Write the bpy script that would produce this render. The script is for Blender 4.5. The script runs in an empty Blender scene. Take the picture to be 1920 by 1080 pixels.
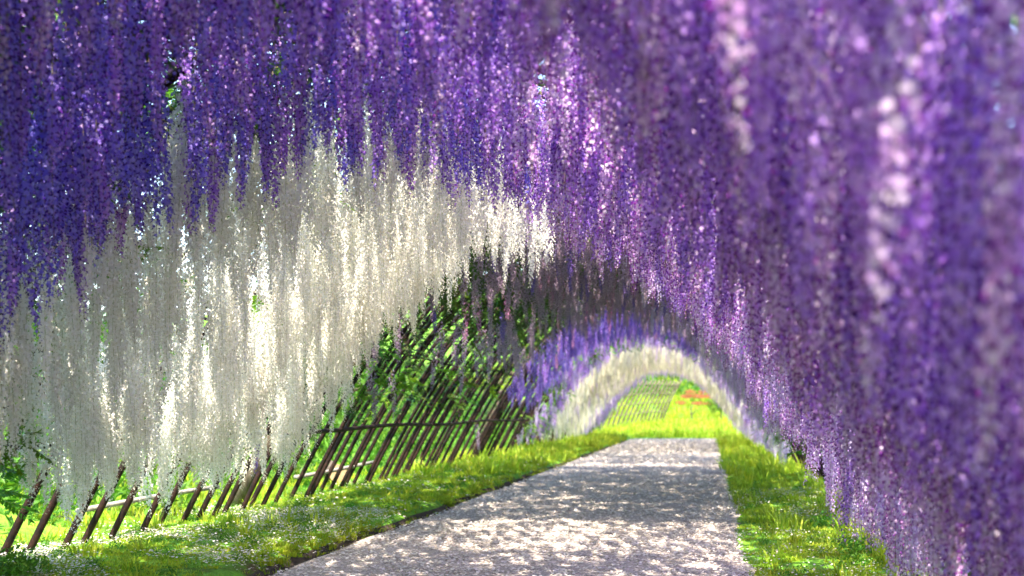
import bpy, math, random
import numpy as np
from mathutils import Vector, Matrix, Euler, noise

random.seed(7); rng = np.random.default_rng(7)
C = bpy.context.scene.collection
scn = bpy.context.scene
R = math.radians

# ------------------------------------------------------------------ camera, sky, sun, exposure
EYE = 1.30
FPX = 2400.0                      # focal length in pixels of the 1920 px wide photograph
cam_d = bpy.data.cameras.new('camera'); cam = bpy.data.objects.new('camera', cam_d); C.objects.link(cam)
cam.location = (0, 0, EYE); cam.rotation_euler = (R(90), 0, 0)
cam_d.sensor_width = 36; cam_d.lens = 36 * FPX / 1920
cam_d.shift_x = -(1330 - 960) / 1920; cam_d.shift_y = (768 - 540) / 1920
cam_d.clip_end = 600; cam_d.clip_start = 0.05
cam_d.dof.use_dof = True; cam_d.dof.focus_distance = 9.8; cam_d.dof.aperture_fstop = 1.9
scn.camera = cam

SUN_EL, SUN_AZ = 60, 168         # azimuth from +Y (ahead), negative = to the left
wd = bpy.data.worlds.new('World'); scn.world = wd; wd.use_nodes = True
nt = wd.node_tree; nt.nodes.clear()
sky = nt.nodes.new('ShaderNodeTexSky'); sky.sky_type = 'NISHITA'; sky.sun_disc = False
sky.sun_elevation = R(SUN_EL); sky.sun_rotation = R(SUN_AZ)
bg = nt.nodes.new('ShaderNodeBackground'); bg.inputs[1].default_value = 0.15
wo = nt.nodes.new('ShaderNodeOutputWorld')
nt.links.new(sky.outputs[0], bg.inputs[0]); nt.links.new(bg.outputs[0], wo.inputs[0])
sd = bpy.data.lights.new('sun', 'SUN'); sd.energy = 3.2; sd.angle = R(0.6); sd.color = (1, .91, .78)
sun = bpy.data.objects.new('sun', sd); C.objects.link(sun)
sdir = Vector((math.sin(R(SUN_AZ)) * math.cos(R(SUN_EL)), math.cos(R(SUN_AZ)) * math.cos(R(SUN_EL)), math.sin(R(SUN_EL))))
sun.rotation_euler = sdir.to_track_quat('Z', 'Y').to_euler(); sun.location = (0, 0, 30)
scn.view_settings.view_transform = 'Standard'; scn.view_settings.look = 'None'
scn.view_settings.exposure = 2.42; scn.view_settings.gamma = 1
scn.view_settings.use_curve_mapping = False
scn.cycles.use_denoising = True
scn.cycles.max_bounces = 12; scn.cycles.diffuse_bounces = 10; scn.cycles.glossy_bounces = 2
scn.cycles.transmission_bounces = 10; scn.cycles.transparent_max_bounces = 4

# ------------------------------------------------------------------ helpers
def tag(o, label=None, cat=None, group=None, kind=None):
    if label: o['label'] = label
    if cat: o['category'] = cat
    if group: o['group'] = group
    if kind: o['kind'] = kind
    return o

def empty(name, loc=(0, 0, 0), rz=0):
    o = bpy.data.objects.new(name, None); C.objects.link(o)
    o.location = loc; o.rotation_euler = (0, 0, rz); o.empty_display_size = .2
    return o

class MB:
    """collects faces, one material slot per face and a random tint per face"""
    def __init__(s): s.v = []; s.f = []; s.m = []; s.t = []
    def face(s, pts, m=0, t=None):
        i = len(s.v); s.v += [tuple(p) for p in pts]; s.f.append(tuple(range(i, i + len(pts)))); s.m.append(m)
        s.t.append(random.random() if t is None else t)
    def fan(s, pts, tris, m=0, t=None):
        i = len(s.v); s.v += [tuple(p) for p in pts]; t = random.random() if t is None else t
        for a in tris: s.f.append(tuple(i + k for k in a)); s.m.append(m); s.t.append(t)
    def tube(s, pts, rad, n=6, m=0, cap=True, t=0.5):
        pts = [Vector(p) for p in pts]; i0 = len(s.v); N = len(pts)
        side = None
        for k, p in enumerate(pts):
            d = (pts[min(k + 1, N - 1)] - pts[max(k - 1, 0)]).normalized()
            if side is None:
                side = d.cross(Vector((0, 1, 0)) if abs(d.y) < .9 else Vector((1, 0, 0))).normalized()
            side = (side - d * side.dot(d)).normalized()
            up = d.cross(side); r = rad[k] if isinstance(rad, (list, tuple)) else rad
            for j in range(n):
                a = 2 * math.pi * j / n
                s.v.append(tuple(p + side * (math.cos(a) * r) + up * (math.sin(a) * r)))
        for k in range(N - 1):
            for j in range(n):
                a = i0 + k * n + j; b = i0 + k * n + (j + 1) % n
                s.f.append((a, b, b + n, a + n)); s.m.append(m); s.t.append(t)
        if cap:
            s.f.append(tuple(i0 + j for j in reversed(range(n)))); s.m.append(m); s.t.append(t)
            s.f.append(tuple(i0 + (N - 1) * n + j for j in range(n))); s.m.append(m); s.t.append(t)
    def mesh(s, name, mats, smooth=False):
        me = bpy.data.meshes.new(name); me.from_pydata(s.v, [], s.f)
        for m in mats: me.materials.append(m)
        me.polygons.foreach_set('material_index', s.m)
        a = me.attributes.new('tint', 'FLOAT', 'FACE'); a.data.foreach_set('value', s.t)
        if smooth: me.polygons.foreach_set('use_smooth', [True] * len(s.f))
        me.update(); return me
    def build(s, name, mats, parent=None, smooth=False):
        o = bpy.data.objects.new(name, s.mesh(name, mats, smooth)); C.objects.link(o); o.parent = parent
        return o

def inst(name, me, parent, loc, rot=(0, 0, 0), scl=(1, 1, 1)):
    o = bpy.data.objects.new(name, me); C.objects.link(o); o.parent = parent
    o.location = loc; o.rotation_euler = rot; o.scale = scl
    return o

def scatter(name, meshes, pts, rots, scls, idx, parent=None):
    """one object: real instances of the given meshes on the given points"""
    n = len(pts)
    me = bpy.data.meshes.new(name); me.from_pydata([tuple(p) for p in pts], [], [])
    a = me.attributes.new('rot', 'FLOAT_VECTOR', 'POINT'); a.data.foreach_set('vector', np.asarray(rots, dtype=np.float32).ravel())
    a = me.attributes.new('scl', 'FLOAT_VECTOR', 'POINT'); a.data.foreach_set('vector', np.asarray(scls, dtype=np.float32).ravel())
    a = me.attributes.new('idx', 'INT', 'POINT'); a.data.foreach_set('value', np.asarray(idx, dtype=np.int32))
    o = bpy.data.objects.new(name, me); C.objects.link(o); o.parent = parent; o['kind'] = 'stuff'
    g = bpy.data.node_groups.new(name, 'GeometryNodeTree')
    g.interface.new_socket('Geometry', in_out='INPUT', socket_type='NodeSocketGeometry')
    g.interface.new_socket('Geometry', in_out='OUTPUT', socket_type='NodeSocketGeometry')
    N = g.nodes; L = g.links
    gi = N.new('NodeGroupInput'); go = N.new('NodeGroupOutput')
    ip = N.new('GeometryNodeInstanceOnPoints'); gti = N.new('GeometryNodeGeometryToInstance')
    for m in reversed(meshes):
        so = bpy.data.objects.new(m.name + '_source', m)
        oi = N.new('GeometryNodeObjectInfo'); oi.transform_space = 'ORIGINAL'; oi.inputs['Object'].default_value = so
        L.new(oi.outputs['Geometry'], gti.inputs[0])
    def att(nm, ty):
        x = N.new('GeometryNodeInputNamedAttribute'); x.data_type = ty; x.inputs['Name'].default_value = nm
        return next(q for q in x.outputs if q.enabled and q.name == 'Attribute')
    L.new(gi.outputs[0], ip.inputs['Points']); L.new(gti.outputs[0], ip.inputs['Instance'])
    ip.inputs['Pick Instance'].default_value = True
    L.new(att('idx', 'INT'), ip.inputs['Instance Index'])
    er = N.new('FunctionNodeEulerToRotation'); L.new(att('rot', 'FLOAT_VECTOR'), er.inputs[0]); L.new(er.outputs[0], ip.inputs['Rotation'])
    L.new(att('scl', 'FLOAT_VECTOR'), ip.inputs['Scale']); L.new(ip.outputs[0], go.inputs[0])
    md = o.modifiers.new('scatter', 'NODES'); md.node_group = g
    return o

# ------------------------------------------------------------------ materials
def new_mat(name):
    m = bpy.data.materials.new(name); m.use_nodes = True; m.node_tree.nodes.clear(); return m, m.node_tree

def thin_mat(name, c1, c2, trans=.4, rough=.55, spec=.25, vlo=.75, vhi=1.15, hue=0.03, tcol=None):
    """a petal or leaf: colour between c1 and c2 by face, small change per plant piece, light passes through"""
    m, t = new_mat(name); N = t.nodes; L = t.links
    at = N.new('ShaderNodeAttribute'); at.attribute_name = 'tint'
    oi = N.new('ShaderNodeObjectInfo')
    mx = N.new('ShaderNodeMix'); mx.data_type = 'RGBA'; mx.inputs[6].default_value = (*c1, 1); mx.inputs[7].default_value = (*c2, 1)
    L.new(at.outputs['Fac'], mx.inputs[0])
    hs = N.new('ShaderNodeHueSaturation')
    mr = N.new('ShaderNodeMapRange'); mr.inputs[3].default_value = vlo; mr.inputs[4].default_value = vhi
    L.new(oi.outputs['Random'], mr.inputs[0]); L.new(mr.outputs[0], hs.inputs['Value'])
    ml = N.new('ShaderNodeMath'); ml.operation = 'MULTIPLY'; ml.inputs[1].default_value = 7.31
    fr = N.new('ShaderNodeMath'); fr.operation = 'FRACT'
    L.new(oi.outputs['Random'], ml.inputs[0]); L.new(ml.outputs[0], fr.inputs[0])
    mh = N.new('ShaderNodeMapRange'); mh.inputs[3].default_value = .5 - hue; mh.inputs[4].default_value = .5 + hue
    L.new(fr.outputs[0], mh.inputs[0]); L.new(mh.outputs[0], hs.inputs['Hue'])
    L.new(mx.outputs[2], hs.inputs['Color'])
    pb = N.new('ShaderNodeBsdfPrincipled'); pb.inputs['Roughness'].default_value = rough
    pb.inputs['Specular IOR Level'].default_value = spec
    tr = N.new('ShaderNodeBsdfTranslucent'); ms = N.new('ShaderNodeMixShader'); ms.inputs[0].default_value = trans
    L.new(hs.outputs[0], pb.inputs['Base Color'])
    if tcol:
        mt = N.new('ShaderNodeMix'); mt.data_type = 'RGBA'; mt.blend_type = 'MULTIPLY'; mt.inputs[0].default_value = 1
        mt.inputs[7].default_value = (*tcol, 1); L.new(hs.outputs[0], mt.inputs[6]); L.new(mt.outputs[2], tr.inputs[0])
    else: L.new(hs.outputs[0], tr.inputs[0])
    L.new(pb.outputs[0], ms.inputs[1]); L.new(tr.outputs[0], ms.inputs[2])
    o = N.new('ShaderNodeOutputMaterial'); L.new(ms.outputs[0], o.inputs[0])
    return m

def rough_mat(name, cols, scale=8, rough=.8, bump=.3, stretch=(1, 1, 1), det=6, spec=.3):
    m, t = new_mat(name); N = t.nodes; L = t.links
    tc = N.new('ShaderNodeTexCoord'); mp = N.new('ShaderNodeMapping'); mp.inputs['Scale'].default_value = stretch
    nz = N.new('ShaderNodeTexNoise'); nz.inputs['Scale'].default_value = scale; nz.inputs['Detail'].default_value = det
    nz.inputs['Roughness'].default_value = .65
    L.new(tc.outputs['Object'], mp.inputs[0]); L.new(mp.outputs[0], nz.inputs[0])
    cr = N.new('ShaderNodeValToRGB'); e = cr.color_ramp.elements
    while len(e) < len(cols): e.new(.5)
    for k, c in enumerate(cols): e[k].position = .3 + .4 * k / (len(cols) - 1); e[k].color = (*c, 1)
    L.new(nz.outputs[0], cr.inputs[0])
    pb = N.new('ShaderNodeBsdfPrincipled'); pb.inputs['Roughness'].default_value = rough; pb.inputs['Specular IOR Level'].default_value = spec
    L.new(cr.outputs[0], pb.inputs['Base Color'])
    bp = N.new('ShaderNodeBump'); bp.inputs['Strength'].default_value = bump; bp.inputs['Distance'].default_value = .02
    L.new(nz.outputs[0], bp.inputs['Height']); L.new(bp.outputs[0], pb.inputs['Normal'])
    o = N.new('ShaderNodeOutputMaterial'); L.new(pb.outputs[0], o.inputs[0])
    return m

STEM = thin_mat('stem', (.20, .19, .06), (.26, .17, .08), .1)
STEM_PALE = thin_mat('stem_pale', (.42, .46, .22), (.50, .50, .30), .2)
PAL = {  # petal light a, light b, keel a, keel b
    'violet': ((.28, .17, .84), (.56, .46, .95), (.05, .004, .22), (.10, .012, .38)),
    'purple': ((.44, .19, .80), (.74, .50, .93), (.09, .004, .21), (.18, .02, .38)),
    'orchid': ((.72, .38, .84), (.95, .82, .96), (.17, .006, .26), (.32, .04, .40)),
    'white': ((.90, .87, .80), (.94, .92, .88), (.80, .75, .62), (.88, .86, .76)),
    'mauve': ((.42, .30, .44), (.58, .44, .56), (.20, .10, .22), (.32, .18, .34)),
    'lilac': ((.66, .52, .86), (.85, .76, .92), (.42, .22, .56), (.55, .36, .70)),
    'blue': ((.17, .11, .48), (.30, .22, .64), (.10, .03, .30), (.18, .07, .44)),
    'rose': ((.62, .25, .50), (.75, .45, .62), (.35, .06, .22), (.45, .12, .32)),
    'cream': ((.85, .81, .68), (.90, .88, .78), (.72, .66, .46), (.80, .76, .58)),
}
MP = {}
for k, (a, b, c, d) in PAL.items():
    h = .012 if k in ('white', 'cream') else .014
    lo = .92 if k in ('white', 'cream') else .86
    MP[k] = (thin_mat('petal_' + k, a, b, .5, .5, .3, lo, 1.08, h), thin_mat('keel_' + k, c, d, .3, .45, .35, .75, 1.2, h), STEM_PALE if k in ('white', 'cream') else STEM)
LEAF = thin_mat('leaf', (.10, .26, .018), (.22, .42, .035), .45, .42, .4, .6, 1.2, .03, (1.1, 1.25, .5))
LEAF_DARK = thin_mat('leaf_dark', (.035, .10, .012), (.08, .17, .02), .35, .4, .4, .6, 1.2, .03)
GRASS = thin_mat('grass_blade', (.22, .35, .02), (.52, .57, .06), .5, .5, .3, .7, 1.2, .025, (1.15, 1.2, .5))
SHRUBL = thin_mat('shrub_leaf', (.06, .17, .015), (.18, .36, .04), .45, .5, .3, .65, 1.2, .03, (1.1, 1.2, .6))
MAPLE = thin_mat('maple_leaf', (.40, .09, .05), (.55, .22, .09), .45, .5, .3, .8, 1.1, .01)
PETALW = thin_mat('fallen_petal', (.74, .66, .52), (.74, .66, .62), .15, .6, .2, .8, 1.05, .02)
RUST = rough_mat('rusted_pipe', [(.006, .004, .0035), (.016, .008, .006), (.05, .02, .012)], 22, .7, .3, spec=.25)
BAMBOO = rough_mat('pale_bamboo', [(.16, .14, .11), (.34, .31, .26), (.46, .42, .35)], 14, .6, .2)
BAMBOO_Y = rough_mat('weathered_bamboo', [(.12, .09, .05), (.26, .19, .11), (.34, .26, .16)], 14, .6, .2)
BARK = rough_mat('bark', [(.035, .024, .016), (.11, .08, .055), (.20, .155, .11)], 18, .9, .8, (1, 1, .25))
CUTWOOD = rough_mat('cut_wood', [(.30, .19, .10), (.48, .33, .19)], 30, .8, .2)

def path_mat():
    m, t = new_mat('petal_strewn_gravel'); N = t.nodes; L = t.links
    tc = N.new('ShaderNodeTexCoord')
    def nz(sc, det=4, r=.6):
        x = N.new('ShaderNodeTexNoise'); x.inputs['Scale'].default_value = sc; x.inputs['Detail'].default_value = det
        x.inputs['Roughness'].default_value = r; L.new(tc.outputs['Object'], x.inputs[0]); return x
    def ramp(src, p0, c0, p1, c1):
        x = N.new('ShaderNodeValToRGB'); e = x.color_ramp.elements
        e[0].position = p0; e[0].color = (*c0, 1); e[1].position = p1; e[1].color = (*c1, 1); L.new(src, x.inputs[0]); return x
    base = ramp(nz(45, 3).outputs[0], .3, (.22, .185, .16), .7, (.36, .31, .26))
    pet = ramp(nz(38, 2).outputs[0], .3, (.50, .41, .40), .7, (.60, .50, .42))
    vo = N.new('ShaderNodeTexVoronoi'); vo.inputs['Scale'].default_value = 46; L.new(tc.outputs['Object'], vo.inputs[0])
    big = nz(.9, 5, .6)
    th = N.new('ShaderNodeMapRange'); th.inputs[1].default_value = .35; th.inputs[2].default_value = .65; th.inputs[3].default_value = .28; th.inputs[4].default_value = .50
    L.new(big.outputs[0], th.inputs[0])
    lt = N.new('ShaderNodeMath'); lt.operation = 'LESS_THAN'; L.new(vo.outputs[0], lt.inputs[0]); L.new(th.outputs[0], lt.inputs[1])
    mx = N.new('ShaderNodeMix'); mx.data_type = 'RGBA'; L.new(lt.outputs[0], mx.inputs[0]); L.new(base.outputs[0], mx.inputs[6]); L.new(pet.outputs[0], mx.inputs[7])
    pb = N.new('ShaderNodeBsdfPrincipled'); pb.inputs['Roughness'].default_value = .85; pb.inputs['Specular IOR Level'].default_value = .2
    L.new(mx.outputs[2], pb.inputs['Base Color'])
    bp = N.new('ShaderNodeBump'); bp.inputs['Strength'].default_value = .5; bp.inputs['Distance'].default_value = .01
    L.new(vo.outputs[0], bp.inputs['Height']); L.new(bp.outputs[0], pb.inputs['Normal'])
    o = N.new('ShaderNodeOutputMaterial'); L.new(pb.outputs[0], o.inputs[0]); return m
PATH = path_mat()
SOIL = rough_mat('soil', [(.03, .022, .015), (.07, .05, .035)], 12, .95, .8)

def ground_mat():
    m, t = new_mat('turf'); N = t.nodes; L = t.links
    tc = N.new('ShaderNodeTexCoord')
    a = N.new('ShaderNodeTexNoise'); a.inputs['Scale'].default_value = 1.3; a.inputs['Detail'].default_value = 8; a.inputs['Roughness'].default_value = .7
    L.new(tc.outputs['Object'], a.inputs[0])
    cr = N.new('ShaderNodeValToRGB'); e = cr.color_ramp.elements; e.new(.5); e.new(.6)
    for k, (p, c) in enumerate([(.34, (.10, .07, .035)), (.42, (.09, .17, .02)), (.52, (.13, .32, .03)), (.66, (.24, .42, .04))]):
        e[k].position = p; e[k].color = (*c, 1)
    L.new(a.outputs[0], cr.inputs[0])
    pb = N.new('ShaderNodeBsdfPrincipled'); pb.inputs['Roughness'].default_value = .9; pb.inputs['Specular IOR Level'].default_value = .1
    L.new(cr.outputs[0], pb.inputs['Base Color'])
    b = N.new('ShaderNodeTexNoise'); b.inputs['Scale'].default_value = 25; b.inputs['Detail'].default_value = 4; L.new(tc.outputs['Object'], b.inputs[0])
    bp = N.new('ShaderNodeBump'); bp.inputs['Strength'].default_value = .8; bp.inputs['Distance'].default_value = .04
    L.new(b.outputs[0], bp.inputs['Height']); L.new(bp.outputs[0], pb.inputs['Normal'])
    o = N.new('ShaderNodeOutputMaterial'); L.new(pb.outputs[0], o.inputs[0]); return m
TURF = ground_mat()

# ------------------------------------------------------------------ ground
PL, PR = -3.42, .34               # path edges
def edge_l(y): return PL + .05 * math.sin(y * .9) + .03 * math.sin(y * 2.7 + 1)
def edge_r(y): return PR + .07 * math.sin(y * .7 + 2) + .16 * noise.noise(Vector((y * 1.3, 3, 0))) + .08 * noise.noise(Vector((y * 4, 5, 0)))
def gz(x, y):
    """height of the turf"""
    def ss(a, b, t): t = min(1, max(0, (t - a) / (b - a))); return t * t * (3 - 2 * t)
    if x < PL:
        d = PL - x
        z = .11 * ss(.06, .26, d) - .05 * (1 - ss(.0, .06, abs(d - .08))) + .05 * ss(.3, 2, d)
        if d > 2.3: z += (d - 2.3) * .22 + .6 * ss(3, 7, d)
        z = min(z, 4 + .02 * d)
    elif x > PR:
        d = x - PR; z = .035 * ss(0, .3, d) + .04 * ss(.3, 2, d)
        if d > 2.4: z += (d - 2.4) * .12
        z = min(z, 2.5)
    else:
        z = -.02
    if y > 54:
        f = ss(54, 62, y)
        z = z * (1 - f * .6) + ss(55, 75, y) * .45 + max(0, y - 74) * .13
    z += .04 * noise.noise(Vector((x * .7, y * .7, 0))) * (1 if (x < PL - .3 or x > PR + .3 or y > 58) else 0)
    return z
xs = sorted(set([-60, -45, -34, -26, -20, -16, -13, -11, -9.5, -8.5, -7.6, -6.9, -6.3, -5.8, -5.3, -4.9, -4.5, -4.2, -3.95, -3.8, -3.7, -3.62, -3.56, -3.5, -3.45, -3.41, -3.2, -2.4, -1.5, -.6, 0, .25, .35, .45, .6, .8, 1.1, 1.5, 1.9, 2.3, 2.8, 3.5, 4.5, 6, 8, 11, 15, 20, 28, 40, 60]))
ys = list(np.arange(-12, 30, .175)) + list(np.arange(30, 60, .35)) + list(np.arange(60, 110, 2)) + list(np.arange(110, 330, 12))
mb = MB()
nx = len(xs)
for y in ys:
    for x in xs:
        xx = x
        if -3.95 <= x <= -3.2 and y < 56: xx = x + (edge_l(y) - PL)
        if .2 <= x <= .7 and y < 56: xx = x + (edge_r(y) - PR)
        mb.v.append((xx, y, gz(x, y)))
for j in range(len(ys) - 1):
    for i in range(nx - 1):
        xm = (xs[i] + xs[i + 1]) / 2
        mb.f.append((j * nx + i, j * nx + i + 1, (j + 1) * nx + i + 1, (j + 1) * nx + i))
        mb.m.append(1 if (-3.55 < xm < -3.4 and ys[j] < 55) else 0); mb.t.append(.5)
go = mb.build('ground', [TURF, SOIL], smooth=True); tag(go, kind='structure', label='grassy ground either side of the path rising to banks and a hill')
# the path: a thin slab with a slightly ragged edge
mb = MB(); py = list(np.arange(-12, 57.2, .175)); W = 12
for y in py:
    a, b = edge_l(y) + .02, edge_r(y)
    if y > 54: a = a
    for i in range(W + 1):
        x = a + (b - a) * i / W
        mb.v.append((x, y, .004 + .012 * math.sin(math.pi * i / W)))
for j in range(len(py) - 1):
    for i in range(W): mb.f.append((j * (W + 1) + i, j * (W + 1) + i + 1, (j + 1) * (W + 1) + i + 1, (j + 1) * (W + 1) + i)); mb.m.append(0); mb.t.append(.5)
po = mb.build('path', [PATH], smooth=True); tag(po, kind='structure', label='pale gravel path strewn with fallen petals')

# ------------------------------------------------------------------ arched trellis
CX, HW, HH, FOOT = -1.70, 3.62, 3.62, .12
def arch(u):
    a = abs(u)
    return CX + HW * u, FOOT + HH * (1 - a ** 2.12)
trellis = empty('arched_trellis', (CX, 0, 0))
tag(trellis, 'long arched tunnel frame of dark rusty bent pipes over the path', 'trellis')
mb = MB(); pts = []
for k in range(41):
    u = math.sin((k / 40 - .5) * math.pi); x, z = arch(u); pts.append((x - CX, 0, z))
pts[0] = (-HW + .02 - .0, 0, -.05); pts[-1] = (HW - .02, 0, -.1)
pts.insert(0, (-HW - .02, 0, -.3))
mb.tube(pts, .029, 7)
hoop_me = mb.mesh('hoop', [RUST], True)
yy = -8.5; k = 0
while yy < 57:
    jx = random.uniform(-.05, .05)
    inst('hoop', hoop_me, trellis, (jx, yy, random.uniform(-.03, .03)), (random.uniform(-.02, .02), random.uniform(-.006, .006), random.uniform(-.015, .015)))
    k += 1; yy += random.uniform(.43, .54) * (1 if yy < 12.5 else .86)
def rail(u, z_off, y0, y1, r, mat, name):
    m = MB(); n = int((y1 - y0) / .8) + 1; P = []
    x, z = arch(u)
    nxn, nzn = (-1 if u < 0 else 1) * min(1, abs(u) * 1.3), max(.1, 1 - abs(u))
    l = math.hypot(nxn, nzn)
    for i in range(n + 1):
        y = y0 + (y1 - y0) * i / n
        w = .02 * math.sin(y * .8 + u * 9)
        P.append((x - CX + nxn / l * z_off + w * .5, y, z + nzn / l * z_off + w))
    m.tube(P, r, 7); m.build(name, [mat], trellis, True)
for u in (-.868, -.70, .868):
    y = -8.5
    while y < 56: rail(u, -.05 if u == -.868 else .055, y, min(56.5, y + 7.6), .028 if abs(u) > .7 else .015, RUST, 'rail'); y += 7.65
# pale bamboo poles tied low on the left
rail(-.955, .07, 10.6, 13.6, .024, BAMBOO, 'bamboo_rail'); rail(-.955, .07, 16.2, 19.9, .028, BAMBOO, 'bamboo_rail')
rail(-.80, .09, 7.2, 10.4, .034, BAMBOO, 'bamboo_rail'); rail(-.70, .09, 14.4, 17.0, .024, BAMBOO, 'bamboo_rail')

# far lattice of pale bamboo where the tunnel turns
lat = empty('bamboo_lattice', (-4, 66, 0)); tag(lat, 'pale bamboo lattice with crossing canes beyond the end of the path', 'lattice')
def latp(s, h):   # s along 0..1, h 0..1 up
    x = -5.3 + 2.5 * s; y = 62 + 13 * s
    lean = .8 * h + .5 * h * h
    return (x + lean * .9 + 4, y + lean * .5 - 66, gz(x, y) - .1 + 2.6 * h)
for i in range(15):
    m = MB(); s = i / 14; m.tube([latp(s, h / 6) for h in range(7)], .05, 5); m.build('cane', [BARK], lat, True)
for i in range(5):
    m = MB(); h = .12 + i * .2; m.tube([latp(s / 8, h) for s in range(9)], .022, 5); m.build('cross_cane', [BAMBOO_Y], lat, True)

# ------------------------------------------------------------------ blossom clusters
def floret(mb, p, o, up, w, closed=0.):
    """p attachment point, o outward, up upward; broad pale banner, dark keel below it"""
    s = o.cross(up).normalized(); n = s.cross(o).normalized()
    tw = random.uniform(-.5, .5); s, n = s * math.cos(tw) + n * math.sin(tw), n * math.cos(tw) - s * math.sin(tw)
    back = -o * (.30 * w)
    h = w * random.uniform(.85, 1.1)
    if closed < .5:
        c = p + o * (.12 * w) + n * (.40 * h)
        P = [p, p + s * (.42 * w) + n * (.35 * h) + back, p + s * (.30 * w) + n * (.88 * h) + back * .6, p + n * (.80 * h),
             p - s * (.30 * w) + n * (.88 * h) + back * .6, p - s * (.42 * w) + n * (.35 * h) + back, c]
        mb.fan(P, [(0, 1, 6), (1, 2, 3, 6), (3, 4, 5, 6), (5, 0, 6)], 0)
    q = p + o * (.50 * w) - n * (.28 * h)
    kw = .20 if closed < .5 else .24
    mb.fan([p + n * .1 * w, p + s * (kw * w) + o * (.25 * w) - n * .06 * w, q, p - s * (kw * w) + o * (.25 * w) - n * .06 * w, p + o * (.32 * w) + n * (.14 * w)],
           [(0, 1, 4), (1, 2, 4), (2, 3, 4), (3, 0, 4)], 1)

def raceme_mesh(col, L, seed, dens=125, rmax=.048, fw=.029):
    random.seed(seed); mb = MB()
    bend = [(0, 0, 0)]
    ax, ay = random.uniform(-.02, .02), random.uniform(-.02, .02)
    def axis(t): return Vector((ax * math.sin(t * 3) * t, ay * math.sin(t * 2.4 + 1) * t, -L * t))
    mb.tube([axis(i / 6) for i in range(7)], [.0024 - .0013 * i / 6 for i in range(7)], 3, 2, False)
    n = int(dens * L); ga = 2.39996
    for i in range(n):
        t = .06 + .94 * ((i + random.uniform(-.4, .4)) / n)
        t = min(.995, max(.03, t))
        tip = max(0, (t - .80) / .20)
        a = i * ga + random.uniform(-.5, .5)
        r = rmax * (1 - .70 * max(0, (t - .3) / .7) ** 1.3) * random.uniform(.5, 1.1) * (1 if t > .15 else .8)
        if t < .2 and random.random() < .6: continue
        rad = Vector((math.cos(a), math.sin(a), random.uniform(-.55, .2))).normalized()
        p = axis(t) + rad * r
        up = Vector((random.uniform(-.5, .5), random.uniform(-.5, .5), 1)).normalized()
        w = fw * random.uniform(.8, 1.2) * (1 - .45 * tip)
        floret(mb, p, rad, up, w, 1 if tip > .45 and random.random() < tip * .9 else 0)
        if r > .03 and random.random() < .5:
            mb.face([axis(max(0, t - .01)), axis(max(0, t - .01)) + Vector((0, 0, -.002)), p], 2)
    return mb.mesh('raceme_' + col, MP[col])
RAC = {}
for ci, col in enumerate(PAL):
    RAC[col] = []
    lens = [.55, .7, .8, .9, 1.0, 1.1, 1.2, 1.35] if col in ('violet', 'purple', 'orchid', 'white') else [.45, .6, .75, .9, 1.05]
    for vi, L in enumerate(lens):
        far = col in ('cream', 'blue', 'mauve', 'lilac', 'rose')
        RAC[col].append((L, raceme_mesh(col, L, 100 * ci + vi, 125, .050 if far else .047, .029)))

def leaf_mesh(name, mat, nleaf, seed, size=.05, spread=.22):
    """a spray of compound leaves: arching stalks with paired leaflets"""
    random.seed(seed); mb = MB()
    for l in range(nleaf):
        a = random.uniform(0, 6.283); el = random.uniform(-.6, .7)
        d = Vector((math.cos(a) * math.cos(el), math.sin(a) * math.cos(el), math.sin(el)))
        Ls = random.uniform(.7, 1.2) * spread; base = Vector([random.uniform(-.08, .08) for _ in range(3)])
        P = [base + d * (Ls * t) + Vector((0, 0, -.35 * Ls * t * t)) for t in (0, .25, .5, .75, 1)]
        mb.tube(P, .0018, 3, 1, False)
        side = d.cross(Vector((0, 0, 1))).normalized()
        for k in range(1, 10):
            t = .2 + .8 * k / 9; c = base + d * (Ls * t) + Vector((0, 0, -.35 * Ls * t * t))
            for sg in ((-1, 1) if k < 9 else (0,)):
                dl = (side * sg * .9 + d * (.5 if sg else 1) + Vector((0, 0, -.35 + random.uniform(-.3, .3)))).normalized()
                wv = dl.cross(Vector((random.uniform(-.3, .3), random.uniform(-.3, .3), 1))).normalized()
                s = size * random.uniform(.8, 1.25)
                mb.fan([c, c + dl * s * .45 + wv * s * .24, c + dl * s * 1.15, c + dl * s * .45 - wv * s * .24, c + dl * s * .5 - Vector((0, 0, .05 * s))],
                       [(0, 1, 4), (1, 2, 4), (2, 3, 4), (3, 0, 4)], 0)
    return mb.mesh(name, [mat, STEM])
SPRAY = [leaf_mesh('leaf_spray', LEAF, 6, 900 + i, .055, .24) for i in range(4)]
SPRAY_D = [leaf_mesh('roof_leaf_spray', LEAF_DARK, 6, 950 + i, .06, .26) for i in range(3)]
random.seed(11)

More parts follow.
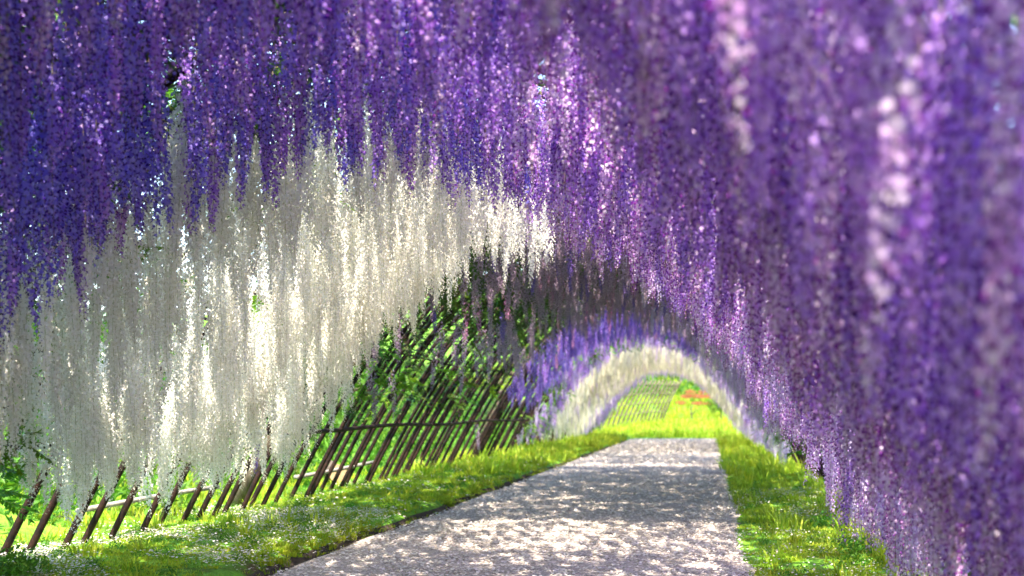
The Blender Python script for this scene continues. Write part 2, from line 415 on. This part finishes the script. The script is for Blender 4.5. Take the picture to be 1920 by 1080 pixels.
def interp(x, tab):
    return float(np.interp(x, [a for a, b in tab], [b for a, b in tab]))
DV = [(-1, 5.0), (-.75, 5.6), (-.6, 6.5), (-.5, 7.2), (-.3, 7.9), (-.05, 8.6), (.1, 10), (.25, 12), (.45, 13.8), (1, 14.6)]
DW = [(-1, 13.4), (-.75, 13.6), (-.5, 13.4), (-.3, 13.0), (0, 12.2), (.1, 11.0)]
VINES = {
 'nl': ('blue violet wisteria whose clusters fill the upper left, hanging in front of the white ones', 'violet'),
 'nc': ('deep purple wisteria overhead at the top centre between white and lilac clusters', 'purple'),
 'nr': ('pinkish purple wisteria curtain covering the right wall down to the grass', 'orchid'),
 'wh': ('white wisteria with long clusters over the leaning pipes of the left wall', 'white'),
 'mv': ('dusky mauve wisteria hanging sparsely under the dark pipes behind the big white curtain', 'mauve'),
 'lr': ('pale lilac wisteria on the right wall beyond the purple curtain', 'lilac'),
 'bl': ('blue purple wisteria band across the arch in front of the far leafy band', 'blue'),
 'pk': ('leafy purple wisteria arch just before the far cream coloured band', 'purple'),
 'cw': ('cream white wisteria forming the far pale arch over the path', 'cream'),
 'lf': ('short lilac wisteria fringe directly behind the far cream arch', 'lilac'),
 'gr': ('yellow green wisteria with hardly any flowers at the end of the tunnel', 'lilac'),
}
racs = {k: [] for k in VINES}     # (x, y, z, L, colour)
sprays = {k: [] for k in VINES}
def project(x, y, z): return 1330 + FPX * x / y, 768 - FPX * (z - EYE) / y
def classify(u, y):
    n = noise.noise(Vector((u * 3, y * .5, 3))) * 1.0 + random.gauss(0, .25)
    dv = interp(u, DV) + n; dw = interp(u, DW) + n
    if y < dv:
        if y < 2: return 'nc'
        px = u + noise.noise(Vector((u * 2, y * .3, 9))) * .15 + random.gauss(0, .05)
        if px < -.42 + (y - 7) * .03: return 'nl'
        if px > .22: return 'nr'
        return 'nc'
    if u < .1 and y < dw: return 'wh'
    if u > .42 and y < 34 + n * 3: return 'lr'
    if y < 27 + n: return 'mv'
    if y < 33 + n: return 'bl'
    if y < 38 + n: return 'pk'
    if y < 49 + n: return 'cw' if u < .75 else 'lr'
    if y < 53.5 + n: return 'lf'
    return 'gr'
DENS = {'nl': 58, 'nc': 42, 'nr': 42, 'wh': 54, 'mv': 20, 'lr': 30, 'bl': 30, 'pk': 20, 'cw': 40, 'lf': 26, 'gr': 2}
LEN = {'nl': (.7, 1.25), 'nc': (.65, 1.2), 'nr': (.75, 1.4), 'wh': (.75, 1.4), 'mv': (.45, .95), 'lr': (.5, 1.0), 'bl': (.4, .75), 'pk': (.4, .8), 'cw': (.85, 1.2), 'lf': (.7, 1.25), 'gr': (.3, .5)}
ymin, ymax = -8.0, 56.0
arcs = []; us = np.linspace(-1, 1, 400); xz = [arch(u) for u in us]
acc = [0]
for i in range(1, 400): acc.append(acc[-1] + math.hypot(xz[i][0] - xz[i - 1][0], xz[i][1] - xz[i - 1][1]))
ARC = acc[-1]
NT = int(58 * ARC * (ymax - ymin))
for i in range(NT):
    u = float(np.interp(random.random() * ARC, acc, us)); y = random.uniform(ymin, ymax)
    v = classify(u, y)
    d = DENS[v] / 58
    if v in ('nr', 'nl', 'lr', 'wh') and abs(u) > .3: d /= math.sqrt(1 + (2.15 * HH / HW * abs(u) ** 1.15) ** 2) ** (.35 if v == 'nl' else .6) * .85
    if y < 1.5: d *= .6
    x, zr = arch(u)
    if zr < .75: continue
    # the left wall is bare low down
    if v in ('wh',) and u < -.86: continue
    if v == 'wh' and y > 12 and u < -.75: d *= .5
    if v == 'mv':
        if u < -.62: d *= .02
        elif u < -.3: d *= .22
        elif u < .1: d *= .7
    if v == 'bl' and u < -.72: continue
    if v == 'bl' and u < -.45: d *= .4
    if v in ('pk', 'cw') and u < -.62: d *= .35
    cl = .5 + .5 * noise.noise(Vector((x * 1.6, y * 1.6, 5))) * 2
    if v == 'wh' and u < -.3: d *= min(1.2, max(.15 if u < -.64 else .6, .8 + 2.2 * noise.noise(Vector((x * 2.2, y * 1.7, 61)))))
    else: d *= min(1, max(.65 if v == 'nl' else .7 if v == 'nr' else .35, .4 + cl))
    if v == 'nr' and y < 6: d *= 1.6
    if v == 'nl' and y > 3.5: d *= 1.7
    if random.random() > d: continue
    lo, hi = LEN[v]
    wob = .5 + .5 * noise.noise(Vector((x * 1.1, y * 1.1, 20))) * 1.8
    L = lo + (hi - lo) * min(1, max(0, .65 * wob + .35 * random.random()))
    if v in ('nc', 'nr') and y > 9.5 and u < .6: L *= .82
    if v == 'nl' and u < -.4: L *= .88
    z = zr - random.uniform(0, .12)
    room = z - gz(x, y) - random.uniform(.12, .5)
    if v == 'wh' and u < -.5: room = z - (random.uniform(.42, 1.0) + .8 * noise.noise(Vector((y * 1.5, 1, 1)))); d *= .6 if u < -.7 else 1
    if v == 'lr' and u > .8 and y < 25: continue
    if v == 'nr' or v == 'lr': room = z - gz(x, y) - random.uniform(.05, .35)
    if v in ('nr', 'lr') and 12.0 < y < 24 and u > .3: room = z - random.uniform(.85, 1.15)
    if v == 'nr' and 8 < y <= 12 and x < .92: room = z - random.uniform(.85, 1.1)
    if v == 'nl' and u < -.5: room = z - 1.25 - random.uniform(0, .4)
    L = min(L, room)
    if L < .3: continue
    if y < 2.0 and y > -.2:
        px, pyy = project(x, max(y, .3), z - L)
        if pyy > -60 and 0 < px < 2050: continue
    if math.hypot(x, y) < 1.0 and z - L < 1.9: continue
    col = VINES[v][1]
    q = random.random()
    if v == 'nl' and q < .12: col = 'purple'
    if v == 'nc': col = 'violet' if q < .5 * max(0, min(1, 1 - (u + .3) * 2)) + .12 else ('orchid' if q > .9 and y > 5 else 'purple')
    if v == 'nr': col = 'purple' if q < (.1 if u > .5 and y > 4 else .7 if y < 5 else .45 if y < 7.5 else .3) else 'orchid'
    if y < 2: col = 'purple'
    if v == 'nr' and u > .55 and y > 5.5 and q > .58: col = 'lilac'
    if v == 'nr' and y > 12.5 and q > .6: col = 'lilac'
    if v == 'wh' and q < .006: col = 'violet'
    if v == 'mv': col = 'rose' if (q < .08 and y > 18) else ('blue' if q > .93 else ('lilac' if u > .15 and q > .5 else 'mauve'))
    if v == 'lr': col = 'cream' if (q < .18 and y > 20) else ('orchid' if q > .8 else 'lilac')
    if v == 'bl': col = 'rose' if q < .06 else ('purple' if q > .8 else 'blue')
    if v == 'cw' and q < .13: col = 'lilac'
    if v == 'pk': col = 'lilac' if q > .6 else 'purple'
    racs[v].append((x + random.uniform(-.05, .05), y, z, L, col))

def branchy(parent, y0, y1, side, seed, name_trunk='trunk'):
    """gnarled trunk up the outside of one wall and limbs that run along the roof"""
    random.seed(seed)
    for s in ((side,) if side else (-1, 1)):
        yb = random.uniform(y0 + .3, y1 - .3); P = []; Rr = []
        x0 = CX + s * (HW + .35); P.append((x0, yb, gz(x0, yb) - .15)); Rr.append(.08)
        for k in range(1, 15):
            u = s * (1 - .9 * (k / 14)); x, z = arch(u)
            yb += random.uniform(-.25, .3)
            P.append((x + s * (.14 + random.uniform(0, .07)) * abs(u), yb, z + .09 + .12 * (1 - abs(u)) + random.uniform(0, .06))); Rr.append(.075 - .035 * k / 14)
        m = MB(); m.tube(P, Rr, 7); m.build(name_trunk, [BARK], parent, True)
        for b in range(5 if y1 - y0 < 8 else 9):
            k = random.randint(3, 13); p = Vector(P[k]); dr = random.choice((-1, 1)); Q = [p]; rr = [Rr[k] * .6]
            uu = s * (1 - .9 * (k / 14)); y = p.y
            for j in range(12):
                uu = max(-.9, min(.9, uu + random.uniform(-.07, .07))); y += dr * random.uniform(.25, .5)
                if y < y0 - .5 or y > y1 + .5: dr = -dr
                x, z = arch(uu); Q.append(Vector((x + .1 * uu, y, z + .08 + random.uniform(0, .09)))); rr.append(max(.009, Rr[k] * .6 * (1 - j / 12)))
            m = MB(); m.tube(Q, rr, 5); m.build('branch', [BARK], parent, True)

SP = {'nl': (-7, 8.3, -1), 'nc': (-7, 9, 0), 'nr': (-7, 14, 1), 'wh': (7, 13.4, -1), 'mv': (13, 27, 0), 'lr': (15, 34, 1), 'bl': (27, 33, 0), 'pk': (33, 38, 0), 'cw': (38, 49, 0), 'lf': (49, 53.5, 0), 'gr': (53.5, 58, 0)}
def inframe(x, y, z, L):
    if y < 1.5: return False
    px, p1 = project(x, y, z); _, p2 = project(x, y, z - L)
    return -30 < px < 1950 and p2 > -5 and p1 < 1085
for vi, (key, (label, col)) in enumerate(VINES.items()):
    y0, y1, side = SP[key]
    root = empty('wisteria_vine', (0, 0, 0)); tag(root, label, 'wisteria', 'wisterias grown over the arched trellis')
    branchy(root, y0, y1, side, 300 + vi)
    random.seed(500 + vi)
    L_ = racs[key]
    def score(r):      # how much of it can be seen: near, in frame, long way below its roof, little in front
        x, y, z, L, c = r
        if not inframe(x, y, z, L): return 1e9
        px, pb = project(x, y, z - L)
        s = y
        if key in ('wh',): s = y - (.0 if x > -2 else 0) + (2 if px > 900 else 0)
        if key in ('mv', 'bl', 'pk', 'cw', 'lf', 'lr', 'gr'): s = y * .6
        return s
    nmax = 298 if key in ('nl', 'nc', 'nr', 'wh') else (240 if key in ('mv', 'lr') else 110)
    L_.sort(key=score)
    indiv = [r for r in L_[:nmax] if score(r) < 1e8]; rest = L_[len(indiv):]
    def pick(r):
        best = sorted(RAC[r[4]], key=lambda q: abs(q[0] - r[3]) + random.uniform(0, .12))[0]
        return best
    for r in indiv:
        l0, me = pick(r); f = r[3] / l0
        inst('flower_cluster', me, root, r[:3], (random.gauss(0, .05), random.gauss(0, .05), random.uniform(0, 6.28)), (1.1, 1.1, f))
    if rest:
        cols = sorted(set(r[4] for r in rest)); meshes = [m for c in cols for _, m in RAC[c]]
        idx = []; sc = []
        # GeometryToInstance order is checked at runtime: instances follow the join order
        for r in rest:
            l0, me = pick(r); idx.append(meshes.index(me)); sc.append((1.1, 1.1, r[3] / l0))
        rot = np.column_stack([rng.normal(0, .05, len(rest)), rng.normal(0, .05, len(rest)), rng.uniform(0, 6.28, len(rest))])
        scatter('flower_clusters', meshes, [r[:3] for r in rest], rot, sc, idx, root)
    # leaves above the roof and hanging through it
    n = int((y1 - y0) * (9.6 if side == 0 else 5) * (14 if key == 'nl' else 3.5 if key in ('nc', 'wh') else 5.0 if key == 'nr' else 20 if key == 'mv' else 5))
    P = []; S = []
    for i in range(n):
        u = random.uniform(-.92, .92) if side == 0 else side * random.uniform(-.05, .8)
        y = random.uniform(y0, y1); x, z = arch(u)
        if key == 'wh' and u < -.2 and random.random() < .6: continue
        if key == 'nl' or (key == 'nc' and y > 3): pass
        elif key == 'nr' and u > .4 and y > 4 and random.random() < .7: continue
        elif key == 'mv':
            if u < -.8 or (u < -.5 and random.random() < .6): continue
        elif noise.noise(Vector((u * .2, y * .42 if key != 'mv' else y * .6, 77))) < (-.02 if key != 'mv' else -.12) + random.gauss(0, .05): continue
        P.append((x + .25 * u, y, z + random.uniform(.06, .30) - (.16 if key == 'mv' else 0))); s = random.uniform(.7, 1.3); S.append((s, s, s))
    n = len(P); rot = np.column_stack([rng.uniform(-.5, .5, n), rng.uniform(-.5, .5, n), rng.uniform(0, 6.28, n)])
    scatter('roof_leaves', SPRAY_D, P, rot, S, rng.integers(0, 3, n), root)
    # bright young leaf sprays seen inside
    spots = []
    if key == 'wh':
        for i in range(46): spots.append((random.gauss(-3.85, .22), random.uniform(12.3, 15.2), 0))
        for i in range(26): spots.append((random.uniform(-4.6, -2.0), random.uniform(7.5, 12.5), -.3))
        for i in range(12): spots.append((random.uniform(-4.9, -4.5), random.uniform(7.6, 8.6), -.2))
    elif key == 'mv':
        for i in range(60): spots.append((random.uniform(-4.4, -.5), random.uniform(13.5, 24), -.1))
        for i in range(14): spots.append((random.gauss(-4.3, .15), random.uniform(16.5, 18.5), -.15))
    elif key in ('pk',):
        for i in range(230): spots.append((CX + HW * random.uniform(-.92, .5), random.uniform(33, 38), -.3))
    elif key == 'gr':
        for i in range(480): spots.append((CX + HW * random.uniform(-.92, .5), random.uniform(51, 57), -.3))
    elif key == 'lr':
        for i in range(24): spots.append((CX + HW * random.uniform(.7, .9), random.uniform(15, 34), -.3))
    elif key == 'bl':
        for i in range(20): spots.append((CX + HW * random.uniform(-.8, .6), random.uniform(24, 31), -.1))
    elif key in ('nr', 'nl', 'nc'):
        for i in range(16):
            u = {'nr': random.uniform(.4, .9), 'nl': random.uniform(-.9, -.4), 'nc': random.uniform(-.4, .3)}[key]
            spots.append((CX + HW * u, random.uniform(4, 9), -.35))
    for (x, y, dz) in spots:
        u = max(-.97, min(.97, (x - CX) / HW)); z = arch(u)[1] + dz * random.uniform(0, 1.6)
        s = random.uniform(.7, 1.2)
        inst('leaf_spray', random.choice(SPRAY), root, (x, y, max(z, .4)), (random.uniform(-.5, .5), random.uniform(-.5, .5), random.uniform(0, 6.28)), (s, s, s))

# ------------------------------------------------------------------ grass, petals, undergrowth
def blade_clump(name, mat, n, h, seed, r=.06, w=.006):
    random.seed(seed); mb = MB()
    for i in range(n):
        a = random.uniform(0, 6.28); rr = r * math.sqrt(random.random()); b = Vector((math.cos(a) * rr, math.sin(a) * rr, -.01))
        d = Vector((math.cos(a + random.uniform(-1, 1)), math.sin(a + random.uniform(-1, 1)), 0)); hh = h * random.uniform(.5, 1.2); le = random.uniform(.15, .8)
        s = Vector((-d.y, d.x, 0)) * w
        m1 = b + d * hh * le * .3 + Vector((0, 0, hh * .6)); t = b + d * hh * le + Vector((0, 0, hh))
        mb.fan([b - s, b + s, m1 + s * .8, m1 - s * .8, t], [(0, 1, 2, 3), (3, 2, 4)], 0)
    return mb.mesh(name, [mat])
GR = [blade_clump('grass_clump', GRASS, 26, .042, 40 + i) for i in range(4)]
GT = [blade_clump('tall_grass_clump', GRASS, 20, .15, 50 + i, .08, .008) for i in range(3)]
random.seed(21)
P = []; S = []; I = []
def addg(x0, x1, y0, y1, dens, smin, smax, tall=.04, prob=None):
    for i in range(int((x1 - x0) * (y1 - y0) * dens)):
        x = random.uniform(x0, x1); y = random.uniform(y0, y1)
        if prob and random.random() > prob(x, y): continue
        s = random.uniform(smin, smax); P.append((x, y, gz(x, y) - .005)); S.append((s, s, s * random.uniform(.8, 1.2)))
        I.append(random.randint(4, 6) if random.random() < tall else random.randint(0, 3))
def patch(x, y):
    v = noise.noise(Vector((x * 1.7, y * 1.1, 2))) + .5 * noise.noise(Vector((x * 5, y * 4, 2)))
    e = min(1, max(.0, (abs(x - PL) if x < 0 else abs(x - PR)) * 3))
    return min(1, max(.12, .75 + v * 1.3)) * (.5 + .5 * e)
addg(-5.6, -3.5, 7, 22, 230, .5, 1.1, .02, patch)
addg(-3.56, -3.4, 7, 40, 60, .4, 1.0, .0, lambda x, y: .2 + .9 * noise.noise(Vector((y * 2, 0, 8))))
addg(.15, .55, 8, 40, 90, .4, .9, .0, lambda x, y: (x - edge_r(y) + .1) * 3)
addg(-3.75, -3.5, 7, 55, 60, .7, 1.2, .06)
addg(PR + .02, 2.4, 8, 22, 210, .7, 1.3, .04, patch)
addg(-7.5, -5.6, 5, 24, 34, .7, 1.2, .35)
addg(-5.8, -3.6, 22, 56, 60, 1.2, 1.9, .1, patch)
addg(PR + .02, 2.6, 22, 56, 60, 1.2, 1.9, .1, patch)
addg(1.4, 2.2, 8, 16, 50, .8, 1.3, .8)
addg(-13, -7.3, 6, 60, 2, 1.5, 2.6, .5)
addg(-9, 6, 57.5, 80, 16, 1.8, 3.2, .2)
addg(-16, 12, 80, 120, 5, 3, 5, .2)
n = len(P); rot = np.column_stack([rng.uniform(-.15, .15, n), rng.uniform(-.15, .15, n), rng.uniform(0, 6.28, n)])
g = scatter('grass', GR + GT, P, rot, S, I); tag(g, 'bright green grass on both banks of the path and outside the tunnel', 'grass', kind='stuff')

def petal_mesh(seed):
    random.seed(seed); mb = MB(); w = .013
    mb.fan([(-w, 0, .001), (-w * .5, -w * .8, .004), (w * .7, -w * .6, .003), (w, w * .2, .006), (w * .1, w * .9, .003), (0, 0, .0045)],
           [(0, 1, 5), (1, 2, 5), (2, 3, 5), (3, 4, 5), (4, 0, 5)], 0)
    return mb.mesh('petal', [PETALW])
PT = [petal_mesh(i) for i in range(4)]
random.seed(31); P = []; S = []
def addp(x0, x1, y0, y1, dens, fz, s0=.8, s1=1.4, k=1.5, base=.55):
    for i in range(int((x1 - x0) * (y1 - y0) * dens)):
        x = random.uniform(x0, x1); y = random.uniform(y0, y1)
        if random.random() > base + k * .4 * noise.noise(Vector((x * 1.2, y * .9, 40))) + .3 * noise.noise(Vector((x * 4, y * 3, 1))): continue
        s = random.uniform(s0, s1); P.append((x, y, fz(x, y))); S.append((s, s, s))
pz = lambda x, y: .019 + random.uniform(0, .004)
gp = lambda x, y: gz(x, y) + random.uniform(.004, .06)
addp(PL + .03, PR - .02, 8.5, 16, 900, pz)
addp(PL + .03, PR - .02, 16, 30, 320, pz, 1.1, 1.8)
addp(PL + .03, PR - .02, 30, 56, 90, pz, 1.6, 2.6)
addp(-5.8, PL - .1, 7, 15, 2600, gp, .5, 1.05, 2.6, .22)
addp(-5.6, PL - .1, 15, 30, 90, gp, .9, 1.6, 3, .3)
addp(PR - .1, 2.2, 8, 20, 600, gp, .5, 1.0, 2.5, .25)
n = len(P); rot = np.column_stack([rng.uniform(-.35, .35, n), rng.uniform(-.35, .35, n), rng.uniform(0, 6.28, n)])
g = scatter('fallen_petals', PT, P, rot, S, rng.integers(0, 4, n)); tag(g, 'fallen white and lilac petals scattered over the path and grass', 'petals', kind='stuff')

def leafball(name, mat, n, r, size, seed, flat=.8):
    random.seed(seed); mb = MB()
    for i in range(n):
        d = Vector((random.gauss(0, 1), random.gauss(0, 1), random.gauss(0, 1))).normalized() * r * random.random() ** .45
        d.z = d.z * flat + r * .5
        o = Vector((random.gauss(0, 1), random.gauss(0, 1), random.gauss(.3, .8))).normalized(); s = o.orthogonal().normalized(); t = o.cross(s); z = size * random.uniform(.7, 1.3)
        mb.fan([d - t * z, d + s * z * .42, d + t * z, d - s * z * .42, d + o * z * .12], [(0, 1, 4), (1, 2, 4), (2, 3, 4), (3, 0, 4)], 0)
    return mb.mesh(name, [mat])
LB = [leafball('leafy_clump', SHRUBL, 150, .34, .045, 60 + i) for i in range(3)]
random.seed(41); P = []; S = []
for i in range(4200):
    x = -random.uniform(5.9, 14); y = random.uniform(4, 64)
    if x > -7 and random.random() < .6: continue
    s = random.uniform(.6, 1.6) * (1 + (-x - 6) * .06); P.append((x, y, gz(x, y) - .1)); S.append((s, s, s * random.uniform(.8, 1.4)))
for i in range(700):
    x = random.uniform(2.9, 9); y = random.uniform(4, 60); s = random.uniform(.7, 1.8); P.append((x, y, gz(x, y) - .1)); S.append((s, s, s))
for i in range(500):
    y = random.uniform(84, 125); x = random.uniform(-14, 10); s = random.uniform(2, 4.5); P.append((x, y, gz(x, y) - .3)); S.append((s, s, s))
for i in range(700):
    x = random.choice((random.uniform(-5.7, -3.65), random.uniform(-5.7, -4.6), random.uniform(.5, 2.2))); y = random.uniform(7.5, 24); s = random.uniform(.1, .28); P.append((x, y, gz(x, y) - .02)); S.append((s, s, s))
for i in range(26):
    x = random.uniform(-5.0, -4.5); y = random.uniform(7.6, 8.7); s = random.uniform(.3, .6); P.append((x, y, gz(x, y) - .02)); S.append((s, s, s))
for i in range(8):
    x = random.uniform(1.15, 1.5); y = random.uniform(9.5, 14.5); s = random.uniform(.25, .5); P.append((x, y, gz(x, y) - .02)); S.append((s, s, s))
n = len(P); g = scatter('undergrowth', LB, P, np.column_stack([np.zeros(n), np.zeros(n), rng.uniform(0, 6.28, n)]), S, rng.integers(0, 3, n))
tag(g, 'leafy green undergrowth on the slopes outside the trellis', 'undergrowth', kind='stuff')

# ------------------------------------------------------------------ trees and shrubs beyond the end
CL = [leafball('crown_clump', SHRUBL, 260, .9, .11, 70 + i) for i in range(2)]
CM = leafball('maple_clump', MAPLE, 170, .42, .055, 80, .45)
def tree(name, label, cat, x, y, h, cr, clump, ncl, seed, group=None, flat=.7, layers=None):
    random.seed(seed); z0 = gz(x, y); root = empty(name, (x, y, z0)); tag(root, label, cat, group)
    m = MB(); bend = random.uniform(-.1, .1)
    P = [(bend * h * math.sin(t * 2.5), 0, h * .75 * t - .1) for t in (0, .2, .4, .6, .8, 1)]
    m.tube(P, [h * .022 * (1.3 - t) + .01 for t in (0, .2, .4, .6, .8, 1)], 7)
    cen = []
    for i in range(ncl):
        a = random.uniform(0, 6.28); r = cr * math.sqrt(random.random()); zz = h * random.uniform(.45, 1) if not layers else h * random.choice(layers)
        r *= (1.1 - .6 * abs(zz / h - .65)); c = Vector((math.cos(a) * r, math.sin(a) * r, zz)); cen.append(c)
        if i % 3 == 0:
            b = Vector(P[random.randint(2, 5)]); m.tube([b, (b + c) / 2 + Vector((0, 0, -.05 * h)), c], [h * .009, h * .006, h * .003], 4, 0, False)
    m.build('trunk', [BARK], root, True)
    mm = MB(); src = clump
    V = np.array([v.co[:] for v in src.vertices]); F = [tuple(p.vertices) for p in src.polygons]; k = cr * .42
    sub = len(F) // 1
    for c in cen:
        a = random.uniform(0, 6.28); ca, sa = math.cos(a), math.sin(a); s = k * random.uniform(.7, 1.2) / .9 if clump is not CM else cr * random.uniform(.6, 1.0)
        i0 = len(mm.v)
        for v in V: mm.v.append((c.x + s * (v[0] * ca - v[1] * sa), c.y + s * (v[0] * sa + v[1] * ca), c.z + s * v[2]))
        for f in F: mm.f.append(tuple(i0 + q for q in f)); mm.m.append(0)
        for q in range(0, len(F), 4): mm.t += [random.random()] * min(4, len(F) - q)
    mm.build('crown', [clump.materials[0]], root)
    return root
tree('maple_tree', 'small red leaved maple on the bright slope past the path end', 'tree', -.95, 75, 1.65, 1.05, CM, 14, 1, layers=(.95, .8, .55))
tree('shrub', 'rounded dark green bush to the right of the red maple', 'shrub', .55, 73, 1.5, .7, CL[0], 12, 2)
TL = [('tall bright green tree at the left end of the row on the far hill', -13, 128, 9), ('spreading green tree on the far hill behind the lattice', -6.5, 133, 8),
      ('green tree straight behind the red maple on the hill crest', -1, 130, 8.5), ('broad green tree on the far hill right of the maple', 5, 134, 9), ('rightmost green tree of the row on the far hill', 12, 128, 8)]
for i, (lb, x, y, h) in enumerate(TL): tree('leafy_tree', lb, 'tree', x, y, h, 3.4, CL[i % 2], 22, 10 + i, 'trees along the far hill crest')
TL = [('dense tree outside the upper left violet clusters, leftmost on the slope', -9.5, 16.5, 6.5), ('young tree on the left slope outside the pipes nearest the white curtain', -11.5, 14, 5.5), ('leafy tree on the left slope seen through the bare middle pipes', -12, 24, 6), ('leafy tree on the left slope beside the blue purple band', -11.5, 35, 6), ('leafy tree on the left slope level with the cream arch', -12, 46, 6)]
for i, (lb, x, y, h) in enumerate(TL): tree('slope_tree', lb, 'tree', x, y, h, 2.0, CL[i % 2], 20, 30 + i, 'trees on the left slope')

# cut log behind the pipes
lg = empty('cut_log', (-5.75, 19.6, gz(-5.75, 19.6) + .12), R(-70)); tag(lg, 'cut grey log lying on the slope behind the left pipes', 'log')
m = MB(); m.tube([(-1.1, 0, .12), (-.6, .03, .05), (-.1, -.02, .04), (.5, .03, .06)], [.09, .12, .13, .14], 10, 0, False); m.build('log_bark', [BARK], lg, True)
m = MB(); m.tube([(.495, .03, .06), (.508, .03, .0605)], [.137, .134], 12, 0); m.build('cut_face', [CUTWOOD], lg)
